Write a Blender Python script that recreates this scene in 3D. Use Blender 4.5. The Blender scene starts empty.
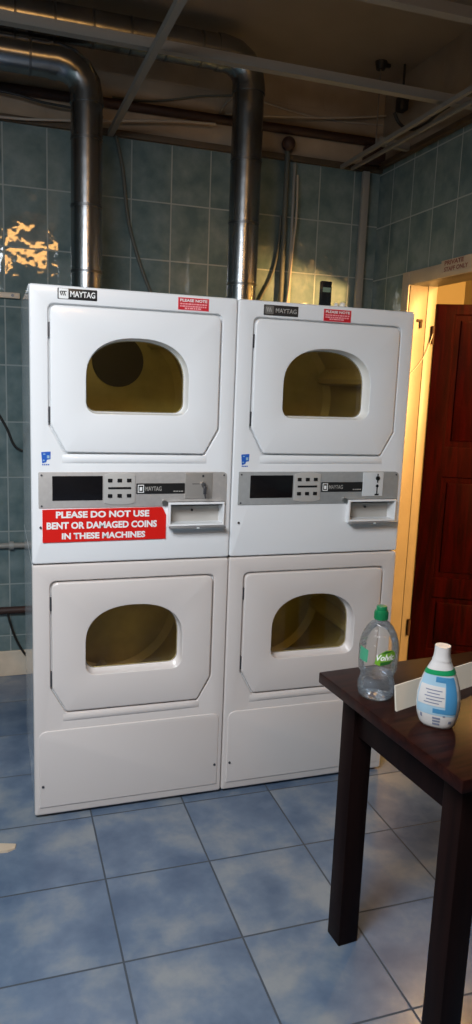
import bpy, bmesh, math, random
from mathutils import Vector, Matrix
random.seed(4)
PI = math.pi
scene = bpy.context.scene
col = scene.collection
FZ = -0.012            # floor level (dryers stand on low feet at z = 0)
W = 0.686              # machine width
H = 1.814              # machine height

# ------------------------------------------------------------------ materials
def srgb(r, g, b):
    f = lambda c: (c/255/12.92) if c/255 <= .04045 else ((c/255+.055)/1.055)**2.4
    return (f(r), f(g), f(b), 1)

def new_mat(name):
    m = bpy.data.materials.new(name); m.use_nodes = True
    nt = m.node_tree
    return m, nt, nt.nodes['Principled BSDF']

def mat(name, c, rough=.5, metal=0., coat=0., noise=0., nscale=8., spec=None, bump=0., bscale=40., emit=None):
    m, nt, b = new_mat(name)
    b.inputs['Base Color'].default_value = c
    b.inputs['Roughness'].default_value = rough
    b.inputs['Metallic'].default_value = metal
    b.inputs['Coat Weight'].default_value = coat
    b.inputs['Coat Roughness'].default_value = .08
    if spec is not None: b.inputs['Specular IOR Level'].default_value = spec
    if noise or bump:
        tc = nt.nodes.new('ShaderNodeTexCoord')
    if noise:
        n = nt.nodes.new('ShaderNodeTexNoise'); n.inputs['Scale'].default_value = nscale; n.inputs['Detail'].default_value = 5
        r = nt.nodes.new('ShaderNodeValToRGB')
        r.color_ramp.elements[0].position = .3; r.color_ramp.elements[1].position = .7
        r.color_ramp.elements[0].color = tuple(x*(1-noise) for x in c[:3])+(1,)
        r.color_ramp.elements[1].color = tuple(min(1, x*(1+noise)) for x in c[:3])+(1,)
        nt.links.new(tc.outputs['Object'], n.inputs['Vector'])
        nt.links.new(n.outputs['Fac'], r.inputs['Fac']); nt.links.new(r.outputs['Color'], b.inputs['Base Color'])
    if bump:
        n2 = nt.nodes.new('ShaderNodeTexNoise'); n2.inputs['Scale'].default_value = bscale
        bp = nt.nodes.new('ShaderNodeBump'); bp.inputs['Strength'].default_value = bump; bp.inputs['Distance'].default_value = .01
        nt.links.new(tc.outputs['Object'], n2.inputs['Vector'])
        nt.links.new(n2.outputs['Fac'], bp.inputs['Height']); nt.links.new(bp.outputs['Normal'], b.inputs['Normal'])
    if emit:
        b.inputs['Emission Color'].default_value = emit[0]; b.inputs['Emission Strength'].default_value = emit[1]
    return m

def tile_mat(name, axis, ox, oy, tw, th, c1, c2, c3, grout, mortar, rough, nscale, top=None, plaster=None, wavy=0.):
    """tiles laid in a stacked grid; optional plaster above height `top`"""
    m, nt, b = new_mat(name); N = nt.nodes; L = nt.links
    tc = N.new('ShaderNodeTexCoord'); sp = N.new('ShaderNodeSeparateXYZ'); L.new(tc.outputs['Object'], sp.inputs[0])
    cb = N.new('ShaderNodeCombineXYZ')
    def off(sock, o):
        a = N.new('ShaderNodeMath'); a.operation = 'ADD'; a.inputs[1].default_value = o; L.new(sock, a.inputs[0]); return a.outputs[0]
    u = {'xz': ('X', 'Z'), 'yz': ('Y', 'Z'), 'xy': ('X', 'Y')}[axis]
    L.new(off(sp.outputs[u[0]], ox), cb.inputs[0]); L.new(off(sp.outputs[u[1]], oy), cb.inputs[1])
    bk = N.new('ShaderNodeTexBrick'); bk.offset = 0; bk.squash = 1
    bk.inputs['Scale'].default_value = 1; bk.inputs['Mortar Size'].default_value = mortar; bk.inputs['Mortar Smooth'].default_value = .15
    bk.inputs['Brick Width'].default_value = tw; bk.inputs['Row Height'].default_value = th; bk.inputs['Bias'].default_value = 0
    bk.inputs['Color1'].default_value = (0, 0, 0, 1); bk.inputs['Color2'].default_value = (1, 1, 1, 1)
    L.new(cb.outputs[0], bk.inputs['Vector'])
    # a different patch of mottling on every tile
    sc = N.new('ShaderNodeVectorMath'); sc.operation = 'MULTIPLY_ADD'
    L.new(bk.outputs['Color'], sc.inputs[0]); sc.inputs[1].default_value = (7, 5, 3); L.new(tc.outputs['Object'], sc.inputs[2])
    n = N.new('ShaderNodeTexNoise'); n.inputs['Scale'].default_value = nscale; n.inputs['Detail'].default_value = 7; n.inputs['Roughness'].default_value = .55
    n.inputs['Distortion'].default_value = .1
    L.new(sc.outputs[0], n.inputs['Vector'])
    r = N.new('ShaderNodeValToRGB'); e = r.color_ramp.elements
    e[0].position = .34; e[0].color = c1; e[1].position = .68; e[1].color = c3
    x = e.new(.5); x.color = c2
    L.new(n.outputs['Fac'], r.inputs['Fac'])
    mx = N.new('ShaderNodeMix'); mx.data_type = 'RGBA'
    L.new(bk.outputs['Fac'], mx.inputs['Factor']); L.new(r.outputs['Color'], mx.inputs['A']); mx.inputs['B'].default_value = grout
    out = mx.outputs['Result']; rsock = None
    rm = N.new('ShaderNodeMath'); rm.operation = 'MULTIPLY_ADD'; rm.inputs[1].default_value = .6; rm.inputs[2].default_value = rough
    L.new(bk.outputs['Fac'], rm.inputs[0]); rsock = rm.outputs[0]
    if top is not None:
        gt = N.new('ShaderNodeMath'); gt.operation = 'GREATER_THAN'; gt.inputs[1].default_value = top; L.new(sp.outputs['Z'], gt.inputs[0])
        pn = N.new('ShaderNodeTexNoise'); pn.inputs['Scale'].default_value = 5; pn.inputs['Detail'].default_value = 6; L.new(tc.outputs['Object'], pn.inputs['Vector'])
        pr = N.new('ShaderNodeValToRGB'); pr.color_ramp.elements[0].position = .3; pr.color_ramp.elements[1].position = .7
        pr.color_ramp.elements[0].color = tuple(v*.8 for v in plaster[:3])+(1,); pr.color_ramp.elements[1].color = tuple(v*1.15 for v in plaster[:3])+(1,)
        L.new(pn.outputs['Fac'], pr.inputs['Fac'])
        m2 = N.new('ShaderNodeMix'); m2.data_type = 'RGBA'
        L.new(gt.outputs[0], m2.inputs['Factor']); L.new(out, m2.inputs['A']); L.new(pr.outputs['Color'], m2.inputs['B']); out = m2.outputs['Result']
        mxm = N.new('ShaderNodeMath'); mxm.operation = 'MAXIMUM'
        g8 = N.new('ShaderNodeMath'); g8.operation = 'MULTIPLY'; g8.inputs[1].default_value = .85; L.new(gt.outputs[0], g8.inputs[0])
        L.new(rsock, mxm.inputs[0]); L.new(g8.outputs[0], mxm.inputs[1]); rsock = mxm.outputs[0]
    L.new(out, b.inputs['Base Color']); L.new(rsock, b.inputs['Roughness'])
    bp = N.new('ShaderNodeBump'); bp.inputs['Strength'].default_value = .35; bp.inputs['Distance'].default_value = .003; bp.invert = True
    L.new(bk.outputs['Fac'], bp.inputs['Height'])
    last = bp
    if wavy:
        wn = N.new('ShaderNodeTexNoise'); wn.inputs['Scale'].default_value = 11; wn.inputs['Detail'].default_value = 1.5; L.new(sc.outputs[0], wn.inputs['Vector'])
        b2 = N.new('ShaderNodeBump'); b2.inputs['Strength'].default_value = 1; b2.inputs['Distance'].default_value = wavy
        L.new(wn.outputs['Fac'], b2.inputs['Height']); L.new(bp.outputs['Normal'], b2.inputs['Normal']); last = b2
    L.new(last.outputs['Normal'], b.inputs['Normal'])
    return m

def thin_glass(name, tint, gloss_rough=.02, ior=1.45, gl=(1, 1, 1, 1), haze=0., hc=(.8, .82, .82, 1), ripple=0.):
    m = bpy.data.materials.new(name); m.use_nodes = True; nt = m.node_tree; nt.nodes.clear()
    o = nt.nodes.new('ShaderNodeOutputMaterial'); t = nt.nodes.new('ShaderNodeBsdfTransparent'); g = nt.nodes.new('ShaderNodeBsdfGlossy')
    f = nt.nodes.new('ShaderNodeFresnel'); f.inputs['IOR'].default_value = ior
    x = nt.nodes.new('ShaderNodeMixShader'); t.inputs['Color'].default_value = tint
    g.inputs['Roughness'].default_value = gloss_rough; g.inputs['Color'].default_value = gl
    nt.links.new(f.outputs[0], x.inputs[0]); nt.links.new(t.outputs[0], x.inputs[1]); nt.links.new(g.outputs[0], x.inputs[2])
    if ripple:
        tc = nt.nodes.new('ShaderNodeTexCoord'); mp = nt.nodes.new('ShaderNodeMapping'); mp.inputs['Scale'].default_value = (1, 1, 2.2)
        nz = nt.nodes.new('ShaderNodeTexNoise'); nz.inputs['Scale'].default_value = 38; nz.inputs['Detail'].default_value = 1
        bp = nt.nodes.new('ShaderNodeBump'); bp.inputs['Strength'].default_value = ripple; bp.inputs['Distance'].default_value = .012
        nt.links.new(tc.outputs['Object'], mp.inputs[0]); nt.links.new(mp.outputs[0], nz.inputs['Vector']); nt.links.new(nz.outputs['Fac'], bp.inputs['Height']); nt.links.new(bp.outputs['Normal'], g.inputs['Normal'])
    last = x
    if haze:
        d = nt.nodes.new('ShaderNodeBsdfDiffuse'); d.inputs['Color'].default_value = hc; tl = nt.nodes.new('ShaderNodeBsdfTranslucent'); tl.inputs['Color'].default_value = hc
        h0 = nt.nodes.new('ShaderNodeMixShader'); h0.inputs[0].default_value = .5; nt.links.new(d.outputs[0], h0.inputs[1]); nt.links.new(tl.outputs[0], h0.inputs[2])
        h1 = nt.nodes.new('ShaderNodeMixShader'); h1.inputs[0].default_value = haze
        nt.links.new(x.outputs[0], h1.inputs[1]); nt.links.new(h0.outputs[0], h1.inputs[2]); last = h1
    nt.links.new(last.outputs[0], o.inputs['Surface'])
    return m

def wood_mat(name, c1, c2, rough=.3, coat=.3, scale=(18, 18, 1.5), spec=.5):
    m, nt, b = new_mat(name); N = nt.nodes; L = nt.links
    tc = N.new('ShaderNodeTexCoord'); mp = N.new('ShaderNodeMapping'); mp.inputs['Scale'].default_value = scale
    n = N.new('ShaderNodeTexNoise'); n.inputs['Scale'].default_value = 1.6; n.inputs['Detail'].default_value = 6; n.inputs['Distortion'].default_value = 1.2
    r = N.new('ShaderNodeValToRGB'); r.color_ramp.elements[0].position = .35; r.color_ramp.elements[1].position = .68
    r.color_ramp.elements[0].color = c1; r.color_ramp.elements[1].color = c2
    L.new(tc.outputs['Object'], mp.inputs[0]); L.new(mp.outputs[0], n.inputs['Vector']); L.new(n.outputs['Fac'], r.inputs['Fac']); L.new(r.outputs['Color'], b.inputs['Base Color'])
    b.inputs['Roughness'].default_value = rough; b.inputs['Coat Weight'].default_value = coat; b.inputs['Coat Roughness'].default_value = .15; b.inputs['Specular IOR Level'].default_value = spec
    return m

M = dict(
    white_up=mat('enamel_white_lit', (.86, .87, .88, 1), .3, coat=.25, spec=.5),  # upper copy of the enamel, cooler brighter light put into its colour
    white_low=mat('enamel_white_shaded', (.72, .66, .625, 1), .3, coat=.25, spec=.5),  # same enamel lower down, dimmer warmer light put into its colour
    shell=mat('enamel_side', (.74, .76, .78, 1), .2, coat=.6),
    recess=mat('recess_white', (.78, .80, .81, 1), .35),
    dark_gap=mat('dark_gap', (.03, .03, .03, 1), .7),
    hinge=mat('hinge_dark', (.10, .10, .11, 1), .4, metal=.6),
    hingebrown=mat('hinge_brown', (.022, .011, .006, 1), .6, spec=.1),
    glass=thin_glass('tinted_door_glass', (.85, .80, .55, 1)),
    drum=None,
    disc=mat('vent_disc_brown', (.05, .036, .02, 1), .6),
    plateL=mat('brushed_panel_warm', (.52, .49, .465, 1), .38, metal=.25, noise=.05, nscale=60),
    plateR=mat('brushed_panel_grey', (.42, .425, .42, 1), .38, metal=.25, noise=.05, nscale=60),
    button_plate=mat('button_plate', (.56, .54, .51, 1), .4, metal=.2),
    black=mat('black_plastic', (.012, .012, .013, 1), .25),
    screen=mat('display_black', (.007, .006, .007, 1), .2),
    steel=mat('lock_steel', (.45, .44, .42, 1), .3, metal=.9),
    coinL=mat('coin_plate_steel', (.50, .46, .42, 1), .35, metal=.5),
    coinR=mat('coin_plate_white', (.72, .74, .75, 1), .35),
    trayback=mat('tray_back_shade_grey', (.46, .44, .41, 1), .45),  # grey deepened to carry the shade inside the niche
    traylip=mat('tray_lip_grey', (.26, .26, .26, 1), .4, metal=.3),
    red=mat('sign_red', srgb(222, 28, 20), .35),
    red2=mat('notice_red', srgb(205, 30, 45), .4),
    pink=mat('notice_print', srgb(248, 170, 175), .5),
    whitep=mat('print_white', (.88, .88, .86, 1), .5),
    blue=mat('sticker_blue', srgb(35, 95, 190), .4),
    badge=mat('badge_black', (.018, .017, .017, 1), .3),
    badge2=mat('badge_brown_black', (.035, .03, .028, 1), .35),
    badgegrey=mat('badge_faded_square', (.16, .15, .135, 1), .5),
    badgeprint=mat('badge_faded_print', (.42, .40, .37, 1), .5),
    duct=mat('galvanised_duct', (.30, .31, .32, 1), .27, metal=1., noise=.25, nscale=5, bump=.12, bscale=14),
    ductjoint=mat('duct_seam', (.16, .165, .17, 1), .35, metal=1.),
    grid=mat('grid_bar_grey', (.24, .22, .195, 1), .55, metal=.1),
    gridside=mat('grid_bar_dark', (.17, .15, .13, 1), .6),
    rust=mat('rust_brown_pipe', (.034, .015, .012, 1), .6, noise=.3),
    brown=mat('brown_strip', (.085, .058, .036, 1), .7, noise=.3),
    cablew=mat('pale_cable', (.36, .32, .27, 1), .6),
    cableg=mat('grey_cable', (.10, .11, .10, 1), .6),
    cableb=mat('black_cable', (.012, .012, .012, 1), .5),
    conduit=mat('conduit_pale', (.27, .265, .245, 1), .5),
    pipegrey=mat('pipe_grey', (.30, .31, .30, 1), .5),
    ceil=mat('ceiling_plaster', (.27, .215, .165, 1), .95, noise=.15, nscale=2.2, bump=.3, bscale=6),
    cream=mat('cream_skirting', (.62, .53, .42, 1), .5, noise=.12, nscale=9),
    frame=mat('door_frame_paint', (.102, .086, .062, 1), .45, noise=.06, nscale=12),
    arch=mat('architrave_paint', (.40, .34, .27, 1), .5, noise=.1, nscale=10),
    hall=mat('hall_cream', (.20, .16, .08, 1), .8),
    plain=mat('room_plain', (.16, .17, .17, 1), .7),
    mahog=wood_mat('mahogany', (.0030, .0002, .0001, 1), (.0085, .0003, .0002, 1), .45, 0, spec=.02),
    table=wood_mat('dark_table_wood', (.011, .003, .0022, 1), (.027, .0068, .0042, 1), .36, 0, (3, 22, 22), spec=.13),
    tableleg=wood_mat('dark_leg_wood', (.007, .003, .0026, 1), (.013, .005, .004, 1), .5, 0, spec=.08),
    pet=thin_glass('clear_plastic', (.97, .98, .98, 1), .07, 1.42, haze=.06, hc=(.97, .97, .96, 1), ripple=.5),
    green=mat('cap_green', (.006, .16, .055, 1), .3, coat=.4),
    leaf=mat('logo_green', srgb(110, 165, 40), .45),
    leafd=mat('logo_dark_green', srgb(35, 95, 35), .45),
    teal=mat('label_teal', srgb(70, 150, 115), .5),
    det=mat('bottle_white', (.64, .61, .59, 1), .3, coat=.2),
    detgreen=mat('collar_green', srgb(20, 140, 85), .35),
    detblue=mat('label_blue', srgb(72, 138, 182), .35),
    detpale=mat('label_pale_blue', srgb(158, 190, 208), .4),
    detprint=mat('label_print', srgb(125, 130, 150), .5),
    paper=mat('card_white', (.88, .82, .70, 1), .7),
    beige=mat('scrap_beige', (.52, .42, .31, 1), .8),
    lcd=mat('lcd_grey', srgb(120, 135, 115), .3),
    textred=mat('notice_text_red', srgb(120, 62, 55), .6),
)
# drum: yellowish galvanised steel with soft bands
def drum_mat():
    m, nt, b = new_mat('drum_olive'); N = nt.nodes; L = nt.links
    tc = N.new('ShaderNodeTexCoord'); n = N.new('ShaderNodeTexNoise'); n.inputs['Scale'].default_value = 5; n.inputs['Detail'].default_value = 4
    mp = N.new('ShaderNodeMapping'); mp.inputs['Scale'].default_value = (1.6, .5, 1.6)
    r = N.new('ShaderNodeValToRGB'); r.color_ramp.elements[0].position = .3; r.color_ramp.elements[1].position = .75
    r.color_ramp.elements[0].color = (.40, .335, .15, 1); r.color_ramp.elements[1].color = (.60, .49, .22, 1)
    L.new(tc.outputs['Object'], mp.inputs[0]); L.new(mp.outputs[0], n.inputs['Vector']); L.new(n.outputs['Fac'], r.inputs['Fac']); L.new(r.outputs['Color'], b.inputs['Base Color'])
    b.inputs['Roughness'].default_value = .45; b.inputs['Metallic'].default_value = .25
    return m
M['drum'] = drum_mat()
M['tile_back'] = tile_mat('back_wall_tile', 'xz', 10-.148, 10.98-2.40, .2, .2745, srgb(88, 108, 111), srgb(104, 122, 124), srgb(121, 136, 137), srgb(142, 153, 153), .0035, .05, 9, 2.68, (.34, .27, .20, 1), .0035)
M['tile_right'] = tile_mat('right_wall_tile', 'yz', 10-.99, 10.98-2.39, .2, .2745, srgb(88, 108, 111), srgb(104, 122, 124), srgb(121, 136, 137), srgb(142, 153, 153), .0035, .05, 9, 2.70, (.27, .21, .155, 1), .003)
M['floor'] = tile_mat('blue_floor_tile', 'xy', 30*.3376-.1965, 30*.3451+.0304, .3376, .3451, srgb(78, 95, 119), srgb(97, 113, 134), srgb(130, 137, 143), srgb(62, 70, 80), .0032, .24, 5)

# ------------------------------------------------------------------ object helpers
def link(name, me, m=None, parent=None, smooth=35):
    o = bpy.data.objects.new(name, me); col.objects.link(o)
    if m is not None: me.materials.append(m)
    if parent is not None: o.parent = parent
    if smooth and len(me.polygons):
        me.polygons.foreach_set('use_smooth', [True]*len(me.polygons))
        me.set_sharp_from_angle(angle=math.radians(smooth))
    return o

def obj(name, bm, m, parent=None, smooth=35, recalc=True):
    if recalc: bmesh.ops.recalc_face_normals(bm, faces=bm.faces[:])
    me = bpy.data.meshes.new(name); bm.to_mesh(me); bm.free()
    return link(name, me, m, parent, smooth)

def tag(o, label, cat, group=None):
    o['label'] = label; o['category'] = cat
    if group: o['group'] = group
    return o

def thing(name, label, cat, loc=(0, 0, 0), rz=0, group=None):
    o = bpy.data.objects.new(name, None); col.objects.link(o); o.empty_display_size = .05
    o.location = loc; o.rotation_euler = (0, 0, rz)
    return tag(o, label, cat, group)

def struct(o):
    o['kind'] = 'structure'; return o

def bx(bm, x0, x1, y0, y1, z0, z1, bev=0., seg=2):
    r = bmesh.ops.create_cube(bm, size=1)
    vs = r['verts']
    for v in vs:
        v.co = Vector((x0+(v.co.x+.5)*(x1-x0), y0+(v.co.y+.5)*(y1-y0), z0+(v.co.z+.5)*(z1-z0)))
    if bev:
        es = set(e for v in vs for e in v.link_edges)
        bmesh.ops.bevel(bm, geom=list(es), offset=bev, segments=seg, affect='EDGES', profile=.5)
    return bm

def box(*a, **k): return bx(bmesh.new(), *a, **k)

def cyl(bm, p0, p1, r0, r1=None, n=24, caps=True):
    r1 = r0 if r1 is None else r1
    p0, p1 = Vector(p0), Vector(p1); d = (p1-p0); q = d.to_track_quat('Z', 'Y')
    rings = []
    for p, r in ((p0, r0), (p1, r1)):
        rings.append([bm.verts.new(p+q @ Vector((r*math.cos(2*PI*i/n), r*math.sin(2*PI*i/n), 0))) for i in range(n)])
    for i in range(n):
        bm.faces.new((rings[0][i], rings[0][(i+1) % n], rings[1][(i+1) % n], rings[1][i]))
    if caps:
        bm.faces.new(rings[0][::-1]); bm.faces.new(rings[1])
    return bm

def tube(pts, r, n=12, rad=None, smoothpath=0):
    """sweep a circle along a polyline"""
    P = [Vector(p) for p in pts]
    for _ in range(smoothpath):
        Q = [P[0]]
        for a, b in zip(P[:-1], P[1:]):
            Q += [a*.75+b*.25, a*.25+b*.75]
        Q.append(P[-1]); P = Q
    bm = bmesh.new(); rings = []
    T0 = (P[1]-P[0]).normalized()
    ref = Vector((0, 0, 1)) if abs(T0.z) < .9 else Vector((1, 0, 0))
    nrm = (ref-T0*ref.dot(T0)).normalized()
    for i, p in enumerate(P):
        t = (P[min(i+1, len(P)-1)]-P[max(i-1, 0)]).normalized()
        nrm = (nrm-t*nrm.dot(t)).normalized(); bi = t.cross(nrm)
        rr = rad[i] if rad else r
        rings.append([bm.verts.new(p+nrm*rr*math.cos(2*PI*k/n)+bi*rr*math.sin(2*PI*k/n)) for k in range(n)])
    for a, b in zip(rings[:-1], rings[1:]):
        for k in range(n): bm.faces.new((a[k], a[(k+1) % n], b[(k+1) % n], b[k]))
    bm.faces.new(rings[0][::-1]); bm.faces.new(rings[-1])
    return bm

def lathe(prof, n=40, cap=True):
    bm = bmesh.new(); rings = []
    for r, z in prof:
        rings.append([bm.verts.new((r*math.cos(2*PI*i/n), r*math.sin(2*PI*i/n), z)) for i in range(n)])
    for a, b in zip(rings[:-1], rings[1:]):
        for i in range(n): bm.faces.new((a[i], a[(i+1) % n], b[(i+1) % n], b[i]))
    if cap:
        bm.faces.new(rings[0][::-1]); bm.faces.new(rings[-1])
    return bm

def rpoly(pts, rad, seg=6):
    """polygon with rounded corners -> list of 2D points"""
    out = []; n = len(pts)
    if not isinstance(rad, (list, tuple)): rad = [rad]*n
    for i in range(n):
        p = Vector(pts[i]); a = (Vector(pts[i-1])-p); b = (Vector(pts[(i+1) % n])-p)
        la, lb = a.length, b.length; a.normalize(); b.normalize(); r = rad[i]
        if r <= 0: out.append(tuple(p)); continue
        ang = a.angle(b); d = min(r/math.tan(ang/2), la*.49, lb*.49)
        s, e = p+a*d, p+b*d
        for k in range(seg+1):
            t = k/seg; out.append(tuple(s*(1-t)**2+p*2*t*(1-t)+e*t*t))
    return out

def rrect(x0, x1, z0, z1, r, seg=6): return rpoly([(x0, z0), (x1, z0), (x1, z1), (x0, z1)], r, seg)

def area2(L): return sum(L[i-1][0]*L[i][1]-L[i][0]*L[i-1][1] for i in range(len(L)))/2

def inset(L, d):
    """move a CCW loop inwards by d"""
    n = len(L); out = []
    for i in range(n):
        p = Vector(L[i]); a = (p-Vector(L[i-1])); b = (Vector(L[(i+1) % n])-p)
        if a.length < 1e-7: a = b
        if b.length < 1e-7: b = a
        a.normalize(); b.normalize()
        na = Vector((-a.y, a.x)); nb = Vector((-b.y, b.x)); m = na+nb
        m = m/max(m.length, 1e-6); k = d/max(.35, m.dot(na))
        out.append(tuple(p+m*k))
    return out

def plate_bm(outer, holes=(), yf=0., yb=.01, bev=.003, bevh=None, steps=3, back=False, bm=None):
    """flat plate in XZ facing -Y with rounded rims; holes allowed"""
    bm = bm or bmesh.new()
    bevh = bev if bevh is None else bevh
    front = []
    for k, L in enumerate([outer]+list(holes)):
        L = [tuple(p) for p in L]
        if area2(L) < 0: L = L[::-1]
        sgn = 1 if k == 0 else -1; bv = bev if k == 0 else bevh
        rings = []
        for s in range(steps+1):
            a = (PI/2)*s/steps
            d = bv*(1-math.sin(a)); y = yf+bv*(1-math.cos(a))
            q = inset(L, d*sgn) if d > 1e-7 else L
            rings.append([bm.verts.new((p[0], y, p[1])) for p in q])
            if bv <= 0: break
        rings.append([bm.verts.new((p[0], yb, p[1])) for p in L])
        n = len(L)
        for a, b in zip(rings[:-1], rings[1:]):
            for i in range(n): bm.faces.new((a[i], a[(i+1) % n], b[(i+1) % n], b[i]))
        front.append((rings[0], rings[-1]))
    for idx in ((0, 1) if back else (0,)):
        es = []
        for fr in front:
            R = fr[idx]
            for i in range(len(R)):
                e = bm.edges.get((R[i], R[(i+1) % len(R)])) or bm.edges.new((R[i], R[(i+1) % len(R)]))
                es.append(e)
        if len(front) == 1:
            bm.faces.new(front[0][idx])
        else:
            bmesh.ops.triangle_fill(bm, edges=es, use_beauty=True, use_dissolve=False)
    return bm

def plate(name, m, parent, outer, holes=(), **k):
    return obj(name, plate_bm(outer, holes, **k), m, parent, smooth=30)

def text_mesh(s, size, bold=0., spacing=1., shear=0.):
    c = bpy.data.curves.new('lettering', 'FONT'); c.body = s; c.size = size; c.offset = bold; c.space_character = spacing; c.shear = shear
    c.resolution_u = 3; c.align_x = 'CENTER'; c.align_y = 'CENTER'
    o = bpy.data.objects.new('lettering', c); col.objects.link(o)
    dg = bpy.context.evaluated_depsgraph_get(); dg.update()
    me = bpy.data.meshes.new_from_object(o.evaluated_get(dg))
    bpy.data.objects.remove(o); bpy.data.curves.remove(c)
    return me

def fit_text(s, x0, x1, z0, z1, y, m, parent, bold=0., name='lettering', spacing=1.):
    """words filling the rectangle x0..x1, z0..z1 on the plane y, facing -Y"""
    me = text_mesh(s, .1, bold, spacing)
    xs = [v.co.x for v in me.vertices]; ys = [v.co.y for v in me.vertices]
    ax, bxx, ay, by = min(xs), max(xs), min(ys), max(ys)
    for v in me.vertices:
        v.co = Vector((x0+(v.co.x-ax)/(bxx-ax)*(x1-x0), y, z0+(v.co.y-ay)/(by-ay)*(z1-z0)))
    me.update()
    me.materials.clear()
    return link(name, me, m, parent, smooth=0)

# ------------------------------------------------------------------ the setting
XR = 1.90; YB = 1.34; CZ = 3.10; YN = -3.6; XL = -1.5; XH = 3.3
struct(obj('floor', box(XL-.1, XH+.1, YN-.1, 2.6, FZ-.06, FZ), M['floor'], smooth=0))
struct(obj('ceiling', box(XL-.1, XH+.1, YN-.1, 2.6, CZ, CZ+.06), M['ceil'], smooth=0))
struct(obj('wall_back', box(XL-.1, XR, YB, YB+.12, FZ, CZ), M['tile_back'], smooth=0))
DY0, DY1, DZ = -.22, .93, 2.05      # doorway in the right wall, widened out of view for the hall light
b = bmesh.new()
bx(b, XR, XR+.15, DY1+.01, 1.46, FZ, CZ); bx(b, XR, XR+.15, YN-.1, DY0-.01, FZ, CZ); bx(b, XR, XR+.15, DY0-.01, DY1+.01, DZ+.01, CZ)
struct(obj('wall_right', b, M['tile_right'], smooth=0))
struct(obj('wall_left', box(XL-.1, XL, YN-.1, YB, FZ, CZ), M['tile_back'], smooth=0))
struct(obj('wall_front', box(XL, XR, YN-.1, YN, FZ, CZ), M['plain'], smooth=0))
b = bmesh.new()
bx(b, XH, XH+.1, YN-.1, 2.6, FZ, CZ); bx(b, XR+.15, XH, 2.5, 2.6, FZ, CZ); bx(b, XR+.15, XH, YN-.1, YN, FZ, CZ)
struct(obj('wall_hall', b, M['hall'], smooth=0))
struct(obj('baseboard_back', box(XL, XR, YB-.014, YB, FZ, .122, bev=.003), M['cream'], smooth=0))
struct(obj('trim_1', box(XL, XR, YB-.028, YB, 2.672, 2.70, bev=.002), M['brown']))
struct(obj('trim_2', box(XR-.028, XR, YN, YB-.028, 2.69, 2.718, bev=.002), M['brown']))
# door surround: architrave on the wall face, liners inside the opening
b = bmesh.new()
bx(b, XR-.016, XR, DY1, DY1+.066, FZ, DZ+.066, bev=.004); bx(b, XR-.016, XR, DY0-.066, DY0, FZ, DZ+.066, bev=.004)
bx(b, XR-.016, XR, DY0, DY1, DZ, DZ+.066, bev=.004)
struct(obj('trim_3', b, M['arch']))
b = bmesh.new()
bx(b, XR-.012, 1.998, DY1, DY1+.01, FZ, DZ+.01, bev=.002); bx(b, 2.003, 2.056, DY1+.004, DY1+.012, FZ, DZ+.01, bev=.002)
bx(b, XR-.012, 1.998, DY0-.01, DY0, FZ, DZ+.01, bev=.002); bx(b, 2.003, 2.056, DY0-.012, DY0-.004, FZ, DZ+.01, bev=.002)
bx(b, XR-.012, 1.998, DY0, DY1, DZ, DZ+.01, bev=.002); bx(b, 2.003, 2.056, DY0, DY1, DZ+.004, DZ+.012, bev=.002)
struct(obj('trim_4', b, M['frame']))

# panelled door standing ajar into the hall
door = bpy.data.objects.new('door_1', None); col.objects.link(door); struct(door)
door.location = (2.052, .926, FZ); door.rotation_euler = (0, 0, math.atan2(-.475, .88))
ph = [(.1, .395, 1.255, 1.93), (.465, .76, 1.255, 1.93), (.1, .395, .545, 1.095), (.465, .76, .545, 1.095), (.1, .395, .14, .435), (.465, .76, .14, .435)]
plate('door_leaf', M['mahog'], door, [(0.002, .012), (.86, .012), (.86, 1.981), (0.002, 1.981)],
      [[(a, c), (b_, c), (b_, d), (a, d)] for a, b_, c, d in ph], yf=0, yb=.04, bev=.002, bevh=.004, back=True)
for a, b_, c, d in ph:
    plate('door_panel', M['mahog'], door, [(a-.002, c-.002), (b_+.002, c-.002), (b_+.002, d+.002), (a-.002, d+.002)], yf=.012, yb=.03, bev=0)
    plate('raised_field', M['mahog'], door, [(a+.03, c+.03), (b_-.03, c+.03), (b_-.03, d-.03), (a+.03, d-.03)], yf=.004, yb=.0125, bev=.007, steps=2)
    # recessed field behind the raised panel
for hz in (1.825, .252):
    g = bmesh.new(); cyl(g, (-.008, -.006, hz-.045), (-.008, -.006, hz+.045), .009, n=14)
    bx(g, -.007, .0, -.004, .03, hz-.045, hz+.045)
    obj('hinge', g, M['hingebrown'], door)
g = bmesh.new(); cyl(g, (.80, -.06, 1.0), (.80, 0, 1.0), .011); cyl(g, (.80, -.055, 1.0), (.69, -.055, 1.0), .009)
obj('door_handle', g, M['steel'], door)

# ------------------------------------------------------------------ stacked tumble dryers
DRUM_W = {('left', False): .52, ('left', True): .40, ('right', False): .46, ('right', True): .26}
CX = .348     # centre of the door window
def window_loop(z0, x0=.177, x1=.519, zs=.117, zh=.130, r=.036, grow=0.):
    x0 -= grow; x1 += grow; zb = z0-grow; c = (x0+x1)/2; a = (x1-x0)/2; rr = r+grow*.5
    pts = []
    for k in range(7):
        t = PI+PI/2*k/6; pts.append((x0+rr+rr*math.cos(t), zb+rr+rr*math.sin(t)))
    for k in range(7):
        t = 1.5*PI+PI/2*k/6; pts.append((x1-rr+rr*math.cos(t), zb+rr+rr*math.sin(t)))
    for k in range(0, 25):
        t = PI*k/24; ct, st = math.cos(t), math.sin(t); pts.append((c+a*math.copysign(abs(ct)**.86, ct), z0+zs+(zh+grow)*abs(st)**.86))
    return pts

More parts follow.
